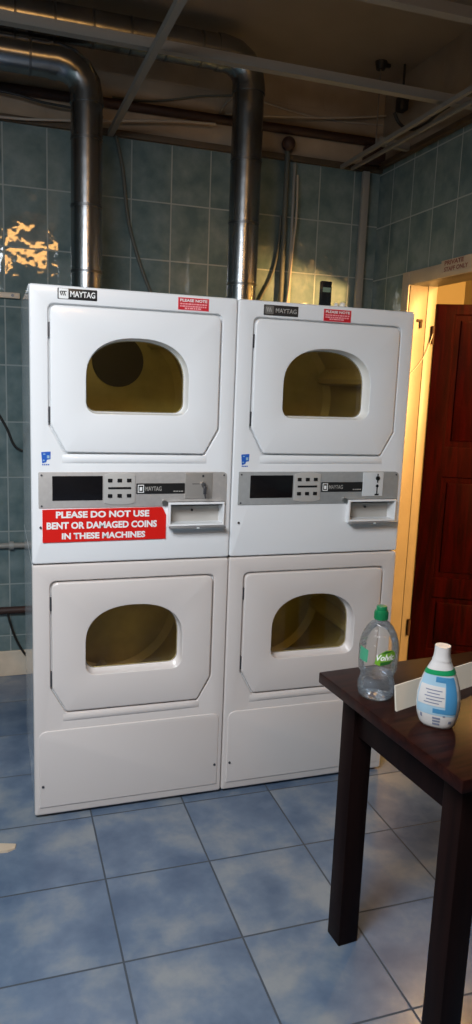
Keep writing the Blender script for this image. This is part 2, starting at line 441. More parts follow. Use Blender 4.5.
def door_outline(dz, grow=0., low=0.):
    g = grow
    P = [(.112-g*.4, 1.289+dz-g-low), (.580+g*.4, 1.286+dz-g-low), (.627+g, 1.372+dz-g*.3), (.627+g, 1.753+dz+g), (.064-g, 1.753+dz+g), (.064-g, 1.379+dz-g*.3)]
    return rpoly(P, [.014, .014, .02, .024, .024, .02])

def make_dryer(x, label, side):
    t = thing('stacked_tumble_dryer', label, 'tumble dryer', (x, 0, 0), 0, 'stacked tumble dryers against the tiled wall')
    e = .0015
    left = side == 'left'
    # --- cabinet: folded front sheets, sides, top, back
    tray_hole = [(.459, 1.035), (.655, 1.035), (.655, 1.116), (.459, 1.116)]
    up = plate_bm(rrect(e, W-e, .9155, H, .010), [door_outline(0, .006), tray_hole], yf=0, yb=.022, bev=.007, bevh=.004)
    # finger scoop below the door
    cab = obj('upper_cabinet', up, M['white_up'], t, 30)
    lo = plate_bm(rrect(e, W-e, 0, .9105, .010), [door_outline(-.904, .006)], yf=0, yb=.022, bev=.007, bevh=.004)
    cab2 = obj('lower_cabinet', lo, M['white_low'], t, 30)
    sh = bmesh.new()
    for z0, z1 in ((0.002, .9095), (.9165, H-.001)):
        bx(sh, e, e+.008, .0215, .72, z0, z1); bx(sh, W-e-.008, W-e, .0215, .72, z0, z1)
        bx(sh, e+.008, W-e-.008, .0215, .72, z1-.008, z1); bx(sh, e+.008, W-e-.008, .0215, .72, z0, z0+.008)
        bx(sh, e+.008, W-e-.008, .712, .72, z0+.008, z1-.008)
    obj('cabinet_shell', sh, M['shell'], t, 0)
    for fx in (.05, W-.05):
        for fy in (.06, .66): obj('foot', cyl(bmesh.new(), (fx, fy, FZ), (fx, fy, .004), .02, n=16), M['dark_gap'], t)
    gap = bmesh.new(); bx(gap, .006, W-.006, .03, .70, .9100, .9160)
    obj('cabinet_joint', gap, M['dark_gap'], t, 0)
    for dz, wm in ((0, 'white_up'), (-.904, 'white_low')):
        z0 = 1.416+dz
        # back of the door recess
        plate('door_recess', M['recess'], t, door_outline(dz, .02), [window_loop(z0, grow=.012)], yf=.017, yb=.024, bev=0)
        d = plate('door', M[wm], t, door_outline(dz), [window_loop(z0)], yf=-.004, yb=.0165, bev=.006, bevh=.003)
        # deep moulded window reveal
        rv = bmesh.new(); rings = []
        for yy, gr in ((.0, 0.), (.010, -.0010), (.046, -.0035), (.053, -.0075)):
            rings.append([rv.verts.new((px, yy, pz)) for px, pz in window_loop(z0, grow=gr)])
        n = len(rings[0])
        for a_, b_ in zip(rings[:-1], rings[1:]):
            for i in range(n): rv.faces.new((a_[i], b_[i], b_[(i+1) % n], a_[(i+1) % n]))
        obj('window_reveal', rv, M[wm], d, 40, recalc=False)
        gm = bmesh.new(); gm.faces.new([gm.verts.new((px, .0505, pz)) for px, pz in window_loop(z0, grow=-.003)])
        obj('door_glass', gm, M['glass'], d, 0)
        gk = bmesh.new(); A = window_loop(z0, grow=-.0045); B = window_loop(z0, grow=-.0070)
        ra = [gk.verts.new((px, .0495, pz)) for px, pz in A]; rb = [gk.verts.new((px, .0495, pz)) for px, pz in B]
        for i in range(len(A)): gk.faces.new((ra[i], rb[i], rb[(i+1) % len(A)], ra[(i+1) % len(A)]))
        obj('glass_gasket', gk, M['dark_gap'], d, 0)
        for hz0, hz1 in ((1.655+dz, 1.70+dz), (1.385+dz, 1.435+dz)):
            obj('hinge', box(.0585, .0655, .002, .02, hz0, hz1), M['hinge'], d, 0)
        # the drum behind the glass
        dm = bmesh.new(); R = .30; zc = z0+.055; nn = 48
        rr = []
        for yy, rd in ((.072, R-.03), (.10, R), (.60, R), (.62, R-.03)):
            rr.append([dm.verts.new((CX+rd*math.cos(2*PI*i/nn), yy, zc+rd*math.sin(2*PI*i/nn))) for i in range(nn)])
        for a_, b_ in zip(rr[:-1], rr[1:]):
            for i in range(nn): dm.faces.new((a_[i], b_[i], b_[(i+1) % nn], a_[(i+1) % nn]))
        dm.faces.new(rr[-1])
        for k in range(3):      # lifting ribs
            a = 2*PI*k/3+(.9 if left else .35)-(.5 if dz else 0)
            for s in range(1):
                pts = []
                for da, rd in ((-.13, R-.002), (-.04, R-.055), (.04, R-.055), (.13, R-.002)):
                    pts.append((CX+rd*math.cos(a+da), zc+rd*math.sin(a+da)))
                f = [dm.verts.new((p, .12, q)) for p, q in pts]; g_ = [dm.verts.new((p, .60, q)) for p, q in pts]
                for i in range(3): dm.faces.new((f[i], g_[i], g_[i+1], f[i+1]))
                dm.faces.new(f)
        lp = bpy.data.lights.new('drum_fill', 'POINT'); lp.energy = DRUM_W[side, dz != 0]; lp.color = (1, .86, .55); lp.shadow_soft_size = .03  # added fill light that brightens the drum behind the glass
        lo_ = bpy.data.objects.new('drum_fill', lp); col.objects.link(lo_); lo_.parent = t; lo_.location = (CX-.05, .13, zc+.20)
        dr = obj('drum', dm, M['drum'], t, 40, recalc=False)
        if left and not dz:
            dd = bmesh.new(); cyl(dd, (.376, .617, 1.603), (.376, .612, 1.603), .105, n=40); obj('vent_disc', dd, M['disc'], dr)
    # sloping finger pull under each door
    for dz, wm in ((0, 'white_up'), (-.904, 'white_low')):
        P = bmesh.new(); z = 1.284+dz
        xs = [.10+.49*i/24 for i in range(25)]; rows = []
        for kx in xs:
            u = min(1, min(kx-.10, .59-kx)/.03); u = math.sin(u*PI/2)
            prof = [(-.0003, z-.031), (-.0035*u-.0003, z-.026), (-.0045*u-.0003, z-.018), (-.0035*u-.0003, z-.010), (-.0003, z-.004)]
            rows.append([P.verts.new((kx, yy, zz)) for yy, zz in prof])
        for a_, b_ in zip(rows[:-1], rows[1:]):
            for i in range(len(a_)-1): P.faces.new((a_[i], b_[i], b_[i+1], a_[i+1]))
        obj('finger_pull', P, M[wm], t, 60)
    # --- toe panel with two screws
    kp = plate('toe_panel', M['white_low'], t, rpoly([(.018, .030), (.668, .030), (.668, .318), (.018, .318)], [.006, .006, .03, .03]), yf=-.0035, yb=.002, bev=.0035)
    for sx in (.03, .656):
        s = bmesh.new(); cyl(s, (sx, -.006, .112), (sx, -.003, .112), .0045, n=12); obj('screw', s, M['hinge'], kp)
    # --- control strip
    pm = M['plateL'] if left else M['plateR']
    cp = plate('control_panel', pm, t, rpoly([(.024, 1.104), (.4555, 1.104), (.4555, 1.119), (.6585, 1.119), (.6585, 1.104), (.667, 1.104), (.667, 1.224), (.024, 1.224)], [.004, .001, .001, .001, .001, .004, .02, .004]), yf=-.0025, yb=.002, bev=.0015)
    plate('display', M['screen'], cp, rrect(.068, .232, 1.129, 1.211, .002), yf=-.0035, yb=0, bev=.0005)
    bp = plate('button_plate', M['button_plate'], cp, rpoly([(.237, 1.119), (.262, 1.113), (.315, 1.113), (.341, 1.119), (.341, 1.215), (.315, 1.221), (.262, 1.221), (.237, 1.215)], .004), yf=-.0055, yb=0, bev=.0015)
    for bz in (1.196, 1.144):
        for bx_ in (.256, .288, .320):
            plate('button', M['black'], bp, rrect(bx_-.0075, bx_+.0075, bz-.006, bz+.006, .0015), yf=-.0085, yb=-.005, bev=.001)
    plate('button_bar', M['black'], bp, rrect(.250, .327, 1.1665, 1.1735, .001), yf=-.007, yb=-.005, bev=.0005)
    lb = plate('name_strip', M['badge'], cp, rrect(.345, .514, 1.149, 1.185, .002), yf=-.0045, yb=0, bev=.0006)
    sq = bmesh.new()
    for a in ((.350, .371, 1.178, 1.1805), (.350, .371, 1.1535, 1.156), (.350, .3525, 1.156, 1.178), (.3685, .371, 1.156, 1.178), (.356, .365, 1.160, 1.1725)):
        bx(sq, a[0], a[1], -.0052, -.004, a[2], a[3])
    obj('emblem', sq, M['whitep'], lb, 0)
    fit_text('MAYTAG', .376, .432, 1.1595, 1.1745, -.0052, M['badgeprint'], lb, .0008)
    sm = bmesh.new()
    for k in range(4): bx(sm, .474+.009*k, .481+.009*k, -.005, -.004, 1.1555, 1.159)
    obj('small_print', sm, M['badgeprint'], lb, 0)
    # coin acceptor
    cm = M['coinL'] if left else M['coinR']
    ca = plate('coin_plate', cm, cp, rrect(.515, .612 if left else .600, 1.131, 1.221, .003), yf=-.006, yb=0, bev=.0012)
    k = bmesh.new()
    if left:
        cyl(k, (.578, -.018, 1.182), (.578, -.005, 1.182), .0085, n=20); lk = obj('lock', k, M['steel'], ca)
        kk = bmesh.new(); bx(kk, .5765, .5795, -.034, -.017, 1.176, 1.188); bx(kk, .572, .583, -.040, -.034, 1.150, 1.178, bev=.002); cyl(kk, (.5775, -.0375, 1.150), (.5805, -.0375, 1.136), .003, n=8)
        obj('key', kk, M['hinge'], lk)
        s2 = bmesh.new(); bx(s2, .540, .566, -.0068, -.0055, 1.1815, 1.1835); obj('coin_slot', s2, M['dark_gap'], ca, 0)
        s3 = bmesh.new(); bx(s3, .575, .582, -.0068, -.0055, 1.206, 1.214); obj('coin_mark', s3, M['hinge'], ca, 0)
    else:
        bx(k, .5725, .5765, -.0075, -.0055, 1.139, 1.170); bx(k, .566, .583, -.0075, -.0055, 1.134, 1.140); cyl(k, (.5745, -.0075, 1.170), (.5745, -.0055, 1.170), .006, n=12)
        cyl(k, (.575, -.009, 1.199), (.575, -.0055, 1.199), .0085, n=16); bx(k, .573, .577, -.0075, -.0055, 1.182, 1.216)
        obj('key_mark', k, M['black'], ca, 0)
    for sx, sz in ((.034, 1.214), (.034, 1.112), (.655, 1.212)):
        s = bmesh.new(); cyl(s, (sx, -.005, sz), (sx, -.002, sz), .0032, n=10); obj('screw', s, M['hinge'], cp)
    s = bmesh.new(); cyl(s, (.443, -.012, 1.118), (.443, -.002, 1.118), .009, n=20); bx(s, .441, .445, -.014, -.011, 1.111, 1.125)
    obj('cam_lock', s, M['steel'], cp)
    # coin return tray: framed niche with a lip
    tr = plate('coin_tray', M[('white_up' if left else 'white_up')], t, rrect(.456, .658, 1.032, 1.1185, .003), [rrect(.4645, .6515, 1.0405, 1.111, .002)], yf=-.016, yb=.045, bev=.002, bevh=.002)
    obj('tray_back', plate_bm(rrect(.460, .654, 1.036, 1.1145, .001), yf=.040, yb=.048, bev=0), M['trayback'], tr, 0)
    obj('tray_floor', box(.4647, .6513, -.014, .0395, 1.0407, 1.043), M['recess'], tr, 0)
    obj('tray_lip', box(.458, .657, -.040, -.0162, 1.0305, 1.038, bev=.002), M['traylip'], tr)
    s = bmesh.new(); cyl(s, (.553, .036, 1.083), (.553, .0398, 1.083), .0045, n=12); obj('screw', s, M['hinge'], tr)
    s = bmesh.new(); bx(s, .551, .561, -.0425, -.0395, 1.030, 1.036, bev=.001); obj('tray_catch', s, M['recess'], tr)
    s = bmesh.new(); cyl(s, (.030, -.004, 1.04), (.030, .0, 1.04), .004, n=10); obj('screw', s, M['hinge'], t)
    # --- badge at the top
    if left:
        bd = plate('name_badge', M['badge'], t, rrect(.088, .211, 1.7725, 1.8055, .002), yf=-.002, yb=.001, bev=.0004)
        bd['label'] = 'black badge with a white logo square'
        plate('emblem', M['whitep'], bd, rrect(.0915, .1215, 1.7735, 1.8045, .004), yf=-.0028, yb=-.001, bev=.0003)
        lg = bmesh.new()
        for kx in (.0985, .1045, .1105):
            v = [lg.verts.new(p) for p in ((kx-.0045, -.0032, 1.796), (kx-.001, -.0032, 1.796), (kx+.0035, -.0032, 1.783), (kx, -.0032, 1.783))]; lg.faces.new(v)
        bx(lg, .097, .116, -.0032, -.0030, 1.7945, 1.797)
        obj('emblem_mark', lg, M['badge'], bd, 0)
        fit_text('MAYTAG', .127, .205, 1.780, 1.7985, -.0027, M['whitep'], bd, .002)
    else:
        bd = plate('name_badge', M['badge2'], t, rrect(.092, .219, 1.7665, 1.8015, .002), yf=-.002, yb=.001, bev=.0004)
        bd['label'] = 'worn dark badge with a faded logo square'
        plate('emblem', M['badgegrey'], bd, rrect(.097, .128, 1.7705, 1.7985, .004), yf=-.0028, yb=-.001, bev=.0003)
        lg = bmesh.new()
        for kx in (.104, .1105, .117):
            v = [lg.verts.new(p) for p in ((kx-.0045, -.0032, 1.792), (kx-.001, -.0032, 1.792), (kx+.0035, -.0032, 1.778), (kx, -.0032, 1.778))]; lg.faces.new(v)
        obj('emblem_mark', lg, M['badgeprint'], bd, 0)
        fit_text('MAYTAG', .135, .213, 1.776, 1.7915, -.0027, M['badgeprint'], bd, .0015)
    # --- small red notice
    nx0, nx1, nz0, nz1 = (.477, .581, 1.7655, 1.8035) if left else (.318, .423, 1.7605, 1.8005)
    nb = plate('notice_sticker', M['pink'], t, rrect(nx0-.0015, nx1+.0015, nz0-.0015, nz1+.0015, .001), yf=-.001, yb=.0005, bev=0)
    nb['label'] = 'small red notice sticker'
    plate('notice_ground', M['red2'], nb, rrect(nx0, nx1, nz0, nz1, .001), yf=-.0014, yb=-.0005, bev=0)
    fit_text('PLEASE NOTE', nx0+.006, nx1-.005, nz1-.0125, nz1-.0035, -.0018, M['whitep'], nb, .003)
    pr = bmesh.new(); rs = random.Random(7)
    for zz, (a, c) in ((nz1-.0215, (.006, .006)), (nz1-.0290, (.006, .008)), (nz1-.0355, (.022, .022))):
        xx = nx0+a
        while xx < nx1-c-.004:
            w_ = rs.choice((.005, .008, .011)); w_ = min(w_, nx1-c-xx); bx(pr, xx, xx+w_, -.0018, -.0010, zz, zz+.0045); xx += w_+.0022
    obj('small_print', pr, M['pink'], nb, 0)
    # --- blue sticker at the left edge
    bx0, bz0, bz1 = (.034, 1.2465, 1.291) if left else (.031, 1.2415, 1.287)
    st = plate('blue_sticker', M['blue'], t, rpoly([(bx0+.003, bz0+.006), (bx0+.016, bz0+.010), (bx0+.018, bz0+.018), (bx0+.029, bz0+.020), (bx0+.030, bz1), (bx0, bz1-.002)], .002), yf=-.001, yb=.0005, bev=0)
    wp = bmesh.new()
    bx(wp, bx0+.006, bx0+.013, -.0015, -.0005, bz1-.010, bz1-.007); bx(wp, bx0+.018, bx0+.026, -.0015, -.0005, bz1-.022, bz1-.012); bx(wp, bx0+.005, bx0+.011, -.0015, -.0005, bz0+.014, bz0+.018)
    obj('sticker_mark', wp, M['detpale'], st, 0)
    bm_ = bmesh.new()
    for k in range(4): bx(bm_, bx0+.003+.006*k, bx0+.007+.006*k, -.001, .0004, bz0, bz0+.004)
    obj('sticker_print', bm_, M['blue'], st, 0)
    if left:
        sg = plate('warning_sign', M['red'], t, [(.036, .989), (.450, .991), (.450, 1.075), (.436, 1.1025), (.036, 1.0995)], yf=-.0042, yb=-.0005, bev=0)
        sg['label'] = 'red sign with white lettering'
        fit_text('PLEASE DO NOT USE', .079, .391, 1.0705, 1.0935, -.0047, M['whitep'], sg, .0042, spacing=1.0)
        fit_text('BENT OR DAMAGED COINS', .049, .418, 1.0335, 1.0575, -.0047, M['whitep'], sg, .0042)
        fit_text('IN THESE MACHINES', .098, .378, .9985, 1.0205, -.0047, M['whitep'], sg, .0042)
    return t

make_dryer(0, 'white stacked tumble dryer with a red warning sign below its control panel', 'left')
make_dryer(W, 'white stacked tumble dryer nearest the doorway, without a red sign on its coin panel', 'right')

# things lying on top of the right-hand machine
t = thing('handset', 'small black handset with a grey screen standing upright on the dryer', 'handset', (1.028, .05, H))
obj('handset_body', box(-.021, .021, -.009, .009, 0, .088, bev=.004), M['black'], t)
obj('handset_screen', box(-.015, .015, -.0096, -.0085, .050, .066), M['lcd'], t, 0)
for i, (sx, sy, r) in enumerate(((1.073, .05, .010), (1.098, .05, .012), (1.116, .055, .007))):
    g = bmesh.new(); bmesh.ops.create_icosphere(g, subdivisions=2, radius=r)
    for v in g.verts: v.co.z = max(-r*.55, v.co.z*(1.2 if i < 2 else .7)); v.co += Vector((random.uniform(-1, 1), random.uniform(-1, 1), random.uniform(-.4, .6)))*r*.14
    zmin = min(v.co.z for v in g.verts)
    o = obj('paper_ball', g, M['paper'], smooth=60); o.location = (sx, sy, H-zmin)
    tag(o, ['pale crumpled scrap on the dryer top, nearest the black handset', 'pale crumpled scrap on the dryer top, middle and largest of three', 'tiny pale scrap on the dryer top, farthest from the black handset'][i], 'scrap', 'pale scraps on the dryer top')

# ------------------------------------------------------------------ exhaust ducts
def duct(label, x, z, y=.95, r=.067, x_end=-1.5, ztop=H):
    t = thing('exhaust_duct', label, 'duct', (x, y, 0), 0, 'metal exhaust ducts')
    rb = .115; ze = z-rb
    v = bmesh.new(); cyl(v, (0, 0, .62 if False else 1.55), (0, 0, ze), r, n=32)
    vd = obj('vertical_duct', v, M['duct'], t)
    # the run down to the machine's back outlet
    obj('outlet_elbow', tube([(0, 0, 1.56), (0, 0, 1.50), (0, -.02, 1.46), (0, -.06, 1.43), (0, -.12, 1.42), (0, -.23, 1.42)], r, 24), M['duct'], t)
    for zz in (1.98, 2.25, 2.52):
        j = bmesh.new(); cyl(j, (0, 0, zz), (0, 0, zz+.012), r+.0015, n=32); obj('duct_seam', j, M['ductjoint'], vd)
    # segmented elbow
    pts = [(-rb+rb*math.cos(a), 0, ze+rb*math.sin(a)) for a in [PI/2*k/4 for k in range(5)]]
    obj('duct_elbow', tube([(0, 0, ze-.01)]+pts+[(-rb-.01, 0, z)], r+.002, 32), M['duct'], t, 20)
    j = bmesh.new(); cyl(j, (0, 0, ze-.035), (0, 0, ze-.01), r+.004, n=32); obj('duct_collar', j, M['duct'], t)
    j = bmesh.new(); cyl(j, (-rb-.01, 0, z), (-rb-.04, 0, z), r+.004, n=32); obj('duct_collar', j, M['duct'], t)
    hb = bmesh.new(); cyl(hb, (-rb, 0, z), (x_end-x, 0, z), r, n=32)
    hd = obj('horizontal_duct', hb, M['duct'], t)
    k = -rb-.12
    while k > x_end-x:
        j = bmesh.new(); cyl(j, (k, 0, z), (k+.010, 0, z), r+.0015, n=32); obj('duct_seam', j, M['ductjoint'], hd); k -= .155
    return t
duct('galvanised round duct dropping behind the left dryer from an elbow', .287, 2.815)
duct('galvanised round duct dropping behind the gap between the two dryers', 1.005, 2.962, r=.071)

# ------------------------------------------------------------------ remains of the suspended ceiling grid
def bar(label, p0, p1, w=.036, h=.034):
    """pressed channel: bright lower flange and darker web above"""
    p0, p1 = Vector(p0), Vector(p1); d = p1-p0; L = d.length
    t = thing('ceiling_grid_bar', label, 'ceiling grid bar', p0, math.atan2(d.y, d.x), 'bars of the bare ceiling grid')
    obj('flange', box(0, L, -w/2, w/2, 0, .005), M['grid'], t, 0)
    g = bmesh.new(); bx(g, 0, L, -w/2, -w/2+.004, .005, h); bx(g, 0, L, w/2-.004, w/2, .005, h)
    obj('web', g, M['grid'], t, 0)
    return t
zb = 2.70
bar('long grey ceiling grid bar crossing the whole picture in front of the ducts', (XL, .40, zb), (XR-.028, .415, zb))
bar('grey ceiling grid bar running toward the viewer across the left duct', (.44, YB-.028, zb+.001-.036), (.478, -1.6, zb+.001-.036), w=.026, h=.024)
bar('grey ceiling grid bar at the top right edge, nearest the viewer', (XL, -.17, zb), (XR-.028, -.21, zb))
bar('grey ceiling grid bar running toward the viewer over the doorway corner', (1.655, YB-.028, zb+.001-.036), (1.650, -1.6, zb+.001-.036), w=.018, h=.018)
bar('short grey ceiling grid bar in the far right corner by the tiled wall', (1.69, .99, zb), (XR-.028, 1.015, zb), w=.03)
bar('second thin grey bar running close beside the bar over the doorway corner', (1.715, YB-.028, zb-.036), (1.745, -1.6, zb-.036), w=.014, h=.016)
# hanger
t = thing('ceiling_hanger', 'thin dark hanger wire dropping from a black ceiling plug on the right', 'hanger', (1.715, 1.06, CZ))
g = bmesh.new(); cyl(g, (0, 0, -.035), (0, 0, 0), .022, .03, n=16); bx(g, .0, .05, -.008, .008, -.02, -.006); obj('ceiling_plug', g, M['cableb'], t)
g = bmesh.new(); cyl(g, (0, 0, -.40), (0, 0, -.03), .0035, n=8); obj('wire', g, M['gridside'], t)

# ------------------------------------------------------------------ pipes and cables
def line(name, label, cat, pts, r, m, sp=0, n=10, group=None):
    o = obj(name, tube(pts, r, n, smoothpath=sp), m, smooth=60)
    return tag(o, label, cat, group)
yw = YB-.016
line('heating_pipe', 'dark rust-brown pipe running level along the plaster above the tiles', 'pipe', [(XL, yw-.004, 2.80), (.3, yw-.004, 2.812), (XR, yw-.004, 2.822)], .022, M['rust'], n=16)
line('cable', 'pale thin cable stretched level across the plaster in the right corner', 'cable', [(1.0, yw-.04, 2.835), (1.245, yw-.04, 2.857), (1.6, yw-.03, 2.90), (1.893, yw-.02, 2.955)], .005, M['cablew'], 1, group='cables above the tiles')
line('cable', 'pale thin cable sagging and crossing another cable in the right corner', 'cable', [(.98, yw-.004, 2.846), (1.02, yw+.0112, 2.91), (1.1, yw+.0112, 2.965), (1.253, yw+.0112, 2.925), (1.554, yw+.0112, 2.898), (1.893, yw+.0112, 2.918)], .005, M['cablew'], 1, group='cables above the tiles')
line('cable', 'thin pale cable slung along the tile top on the left behind the duct', 'cable', [(XL, yw-.04, 2.62), (-.038, yw-.04, 2.668), (.345, yw-.04, 2.712), (.744, yw-.04, 2.768), (.95, yw-.04, 2.78)], .006, M['cablew'], 1, group='cables above the tiles')
line('cable', 'dark thin cable arching over the plaster between the two ducts', 'cable', [(.45, yw+.008, 2.845), (.616, yw+.008, 2.85), (.75, yw, 2.875), (.877, yw, 2.912), (1.082, yw, 2.942)], .005, M['cableg'], 2, group='cables above the tiles')
line('cable', 'dark cable sagging under the brown pipe at the far left', 'cable', [(XL, yw-.052, 2.83), (-.027, yw-.052, 2.782), (.117, yw-.052, 2.755), (.276, yw-.052, 2.752), (.40, yw-.052, 2.73)], .006, M['cableb'], 2, group='cables above the tiles')
line('cable', 'grey cable hanging down the tiles beside the left duct', 'cable', [(.46, yw, 2.70), (.471, yw, 2.664), (.506, yw, 2.52), (.522, yw, 2.335), (.555, yw, 2.2), (.62, yw, 2.02), (.70, yw-.004, 1.86), (.78, yw-.004, 1.70), (.80, yw-.004, FZ)], .009, M['cableg'], 2, group='cables on the tiles')
line('cable', 'black cable looping across the ceiling near the right wall', 'cable', [(1.80, 1.05, 2.88), (1.83, 1.05, 2.83), (1.87, 1.0, 2.79), (1.86, .85, 2.77), (1.83, .70, 2.775), (1.87, .5, 2.80), (1.885, .3, 2.84)], .008, M['cableb'], 2, group='cables above the tiles')
g = bmesh.new(); bx(g, 1.81, 1.86, 1.01, 1.07, 2.885, 2.955, bev=.012)
o = obj('ceiling_box', g, M['cableb']); tag(o, 'dark box hanging in the right ceiling corner with a black cable', 'junction box')
line('box_hanger', 'short dark rod holding the dark box from the ceiling', 'rod', [(1.835, 1.04, 2.965), (1.835, 1.04, CZ)], .006, M['cableb'])
t = thing('drop_pipe', 'grey vertical pipe with a dark ball joint on top, right of the middle duct', 'pipe', (1.345, YB-.03, 0))
g = bmesh.new(); cyl(g, (0, 0, FZ), (0, 0, 2.72), .013, n=14); obj('pipe', g, M['cableg'], t)
g = bmesh.new(); bmesh.ops.create_uvsphere(g, u_segments=16, v_segments=10, radius=.036); bmesh.ops.translate(g, verts=g.verts[:], vec=(0, -.01, 2.745)); obj('ball_joint', g, M['rust'], t)
line('conduit', 'thin pale conduit running up the tiles beside the grey pipe', 'conduit', [(1.392, YB-.023, FZ), (1.392, YB-.023, 2.66)], .009, M['conduit'])
line('cable', 'thin grey cable curving off the grey vertical pipe toward the dryers', 'cable', [(1.16, yw-.005, FZ), (1.16, yw-.005, 1.80), (1.236, yw, 1.98), (1.30, yw, 2.10), (1.325, yw, 2.24), (1.33, yw, 2.40)], .007, M['cableg'], 2, group='cables on the tiles')
line('cable', 'thin pale cable hanging slack in front of the conduit on the tiles', 'cable', [(1.30, yw-.05, FZ), (1.345, yw-.05, 1.85), (1.375, yw-.045, 1.98), (1.39, yw-.035, 2.23), (1.408, yw-.03, 2.41), (1.40, yw-.03, 2.6)], .006, M['cablew'], 2, group='cables on the tiles')
t = thing('corner_conduit', 'wide pale vertical conduit dropping from a brown box in the far right corner', 'conduit', (1.80, YB-.022, 0))
g = bmesh.new(); bx(g, -.02, .02, -.02, .007, FZ, 2.668, bev=.004); obj('conduit_channel', g, M['conduit'], t)
g = bmesh.new(); bx(g, -.018, .10, -.03, .022, 2.70, 2.795, bev=.01); obj('brown_box', g, M['rust'], t)
# low services seen at the left of the machines
t = thing('water_pipe', 'pale pipe crossing low on the tiles left of the dryers and turning down', 'pipe', (0, YB-.02, 0))
g = bmesh.new(); cyl(g, (XL, 0, .684), (.03, 0, .684), .014, n=14); obj('pipe', g, M['conduit'], t)
obj('pipe_elbow', tube([(.02, 0, .684), (.032, -.002, .678), (.036, -.003, .66), (.036, -.003, .40)], .010, 12, smoothpath=1), M['pipegrey'], t)
g = bmesh.new(); cyl(g, (-.052, 0, .684), (-.030, 0, .684), .021, n=14); obj('pipe_clip', g, M['pipegrey'], t)
line('waste_pipe', 'dark brown pipe crossing the tiles just above the skirting', 'pipe', [(XL, YB-.022, .345), (.3, YB-.022, .345)], .019, M['rust'], n=14)
line('cable', 'black cable drooping from the brown pipe to the skirting', 'cable', [(-.066, YB-.0465, .34), (-.05, YB-.044, .27), (-.03, YB-.03, .20), (.003, YB-.024, .125), (.05, YB-.024, .06), (.10, YB-.024, FZ+.006)], .006, M['cableb'], 2, group='cables on the tiles')
line('cable', 'dark cable curving across the tiles beside the upper half of the left dryer', 'cable', [(-.09, yw+.006, 1.34), (-.048, yw+.006, 1.262), (-.025, yw+.006, 1.19), (.007, yw+.006, 1.162), (.06, yw+.006, 1.155), (.12, yw-.008, 1.0), (.14, YB-.055, .6), (.14, YB-.055, FZ+.006)], .006, M['cableb'], 2, group='cables on the tiles')
t = thing('wall_bracket', 'small pale bracket strip fixed level on the tiles left of the dryer top', 'bracket', (-.012, YB, 1.902))
obj('bracket_strip', box(-.09, .028, -.025, 0, -.013, .013, bev=.003), M['cream'], t)
obj('bracket_screw', cyl(bmesh.new(), (-.005, -.028, 0), (-.005, -.024, 0), .007, n=12), M['hinge'], t)

# details on the door surround
t = thing('wall_notice', 'dim strip with red lettering fixed on the architrave above the doorway', 'notice', (XR-.0165, .55, 2.098), -PI/2)
obj('notice_strip', box(-.10, .16, -.001, .0005, -.030, .028), M['arch'], t, 0)
fit_text('PRIVATE', -.073, .075, .004, .024, -.0016, M['textred'], t, .003)
fit_text('STAFF ONLY', -.073, .110, -.024, -.004, -.0016, M['textred'], t, .003)
t = thing('door_hook', 'small dark metal hook on the yellow-lit door jamb', 'hook', (1.962, DY1, 1.865))
g = bmesh.new(); bx(g, -.018, .016, -.006, 0, .008, .022, bev=.002); bx(g, .0, .012, -.01, -.004, -.022, .012, bev=.002); obj('hook_plate', g, M['hingebrown'], t)
line('string', 'thin string hanging slack from the upper door hinge across the jamb', 'string', [(2.040, DY1-.012, 1.82), (2.015, DY1-.004, 1.72), (1.97, DY1-.003, 1.655), (1.92, DY1-.003, 1.60), (1.885, DY1+.02, 1.57)], .0022, M['cablew'], 2, 6)
line('hall_cable', 'dark cable looping down the lit hall wall above the open door', 'cable', [(XH-.008, 1.95, 2.25), (XH-.008, 1.75, 2.30), (XH-.008, 1.6, 2.42), (XH-.008, 1.52, 2.6)], .006, M['cablew'], 2, 6)

# ------------------------------------------------------------------ table
TZ = .765
t = thing('wooden_table', 'dark brown wooden table with square legs at the right edge', 'table', (.722, -.72, FZ), math.radians(5))
tz = TZ-FZ
obj('table_top', box(0, .80, -.585, 0, tz-.030, tz, bev=.003), M['table'], t)
for lx in (.05, .69):
    for ly in (-.05, -.473):
        obj('leg', box(lx, lx+.062, ly-.062, ly, 0, tz-.0302, bev=.003), M['tableleg'], t)
za, zb2 = .622-FZ, tz-.0302
for a in ((.062, .082, -.473, -.112), (.72, .74, -.473, -.112), (.112, .69, -.082, -.062), (.112, .69, -.523, -.503)):
    obj('apron', box(a[0], a[1], a[2], a[3], za, zb2, bev=.002), M['tableleg'], t)

R = math.radians
# ------------------------------------------------------------------ water bottle
BP = (.798, -.896, TZ); ca = math.atan2(-2.43-BP[1], -.10-BP[0])
t = thing('water_bottle', 'clear plastic water bottle with a green cap, part full', 'bottle', BP, ca-R(13)); t.scale = (.90, .90, .955)
prof = [(.034, .002), (.044, .004), (.050, .012), (.0525, .028), (.052, .042), (.047, .056), (.0455, .062), (.048, .069), (.0535, .080), (.0545, .110), (.0545, .140), (.052, .158), (.046, .176), (.036, .194), (.025, .205), (.0165, .210), (.0155, .214), (.0155, .222)]
obj('bottle_body', lathe(prof, 48), M['pet'], t, 60)
wat = thin_glass('still_water', (.90, .95, 1, 1), .05, 1.33, haze=.12, hc=(.72, .84, 1, 1), ripple=.6)
wp = [(.0328, .0035), (.0425, .0055), (.0485, .013), (.0508, .028), (.0503, .042), (.0455, .055), (.044, .062), (.045, .066)]
obj('water', lathe(wp, 48), wat, t, 60)
cp = [(.0170, .213), (.0185, .214), (.0185, .234), (.0175, .237), (.0150, .238), (.0150, .246), (.0135, .249), (.009, .2495)]
capb = bmesh.new()
cap = obj('cap', lathe(cp, 36), M['green'], t, 40)
rg = bmesh.new()
for k in range(24):
    a = 2*PI*k/24; cyl(rg, (.0187*math.cos(a), .0187*math.sin(a), .2155), (.0187*math.cos(a), .0187*math.sin(a), .233), .0008, n=5)
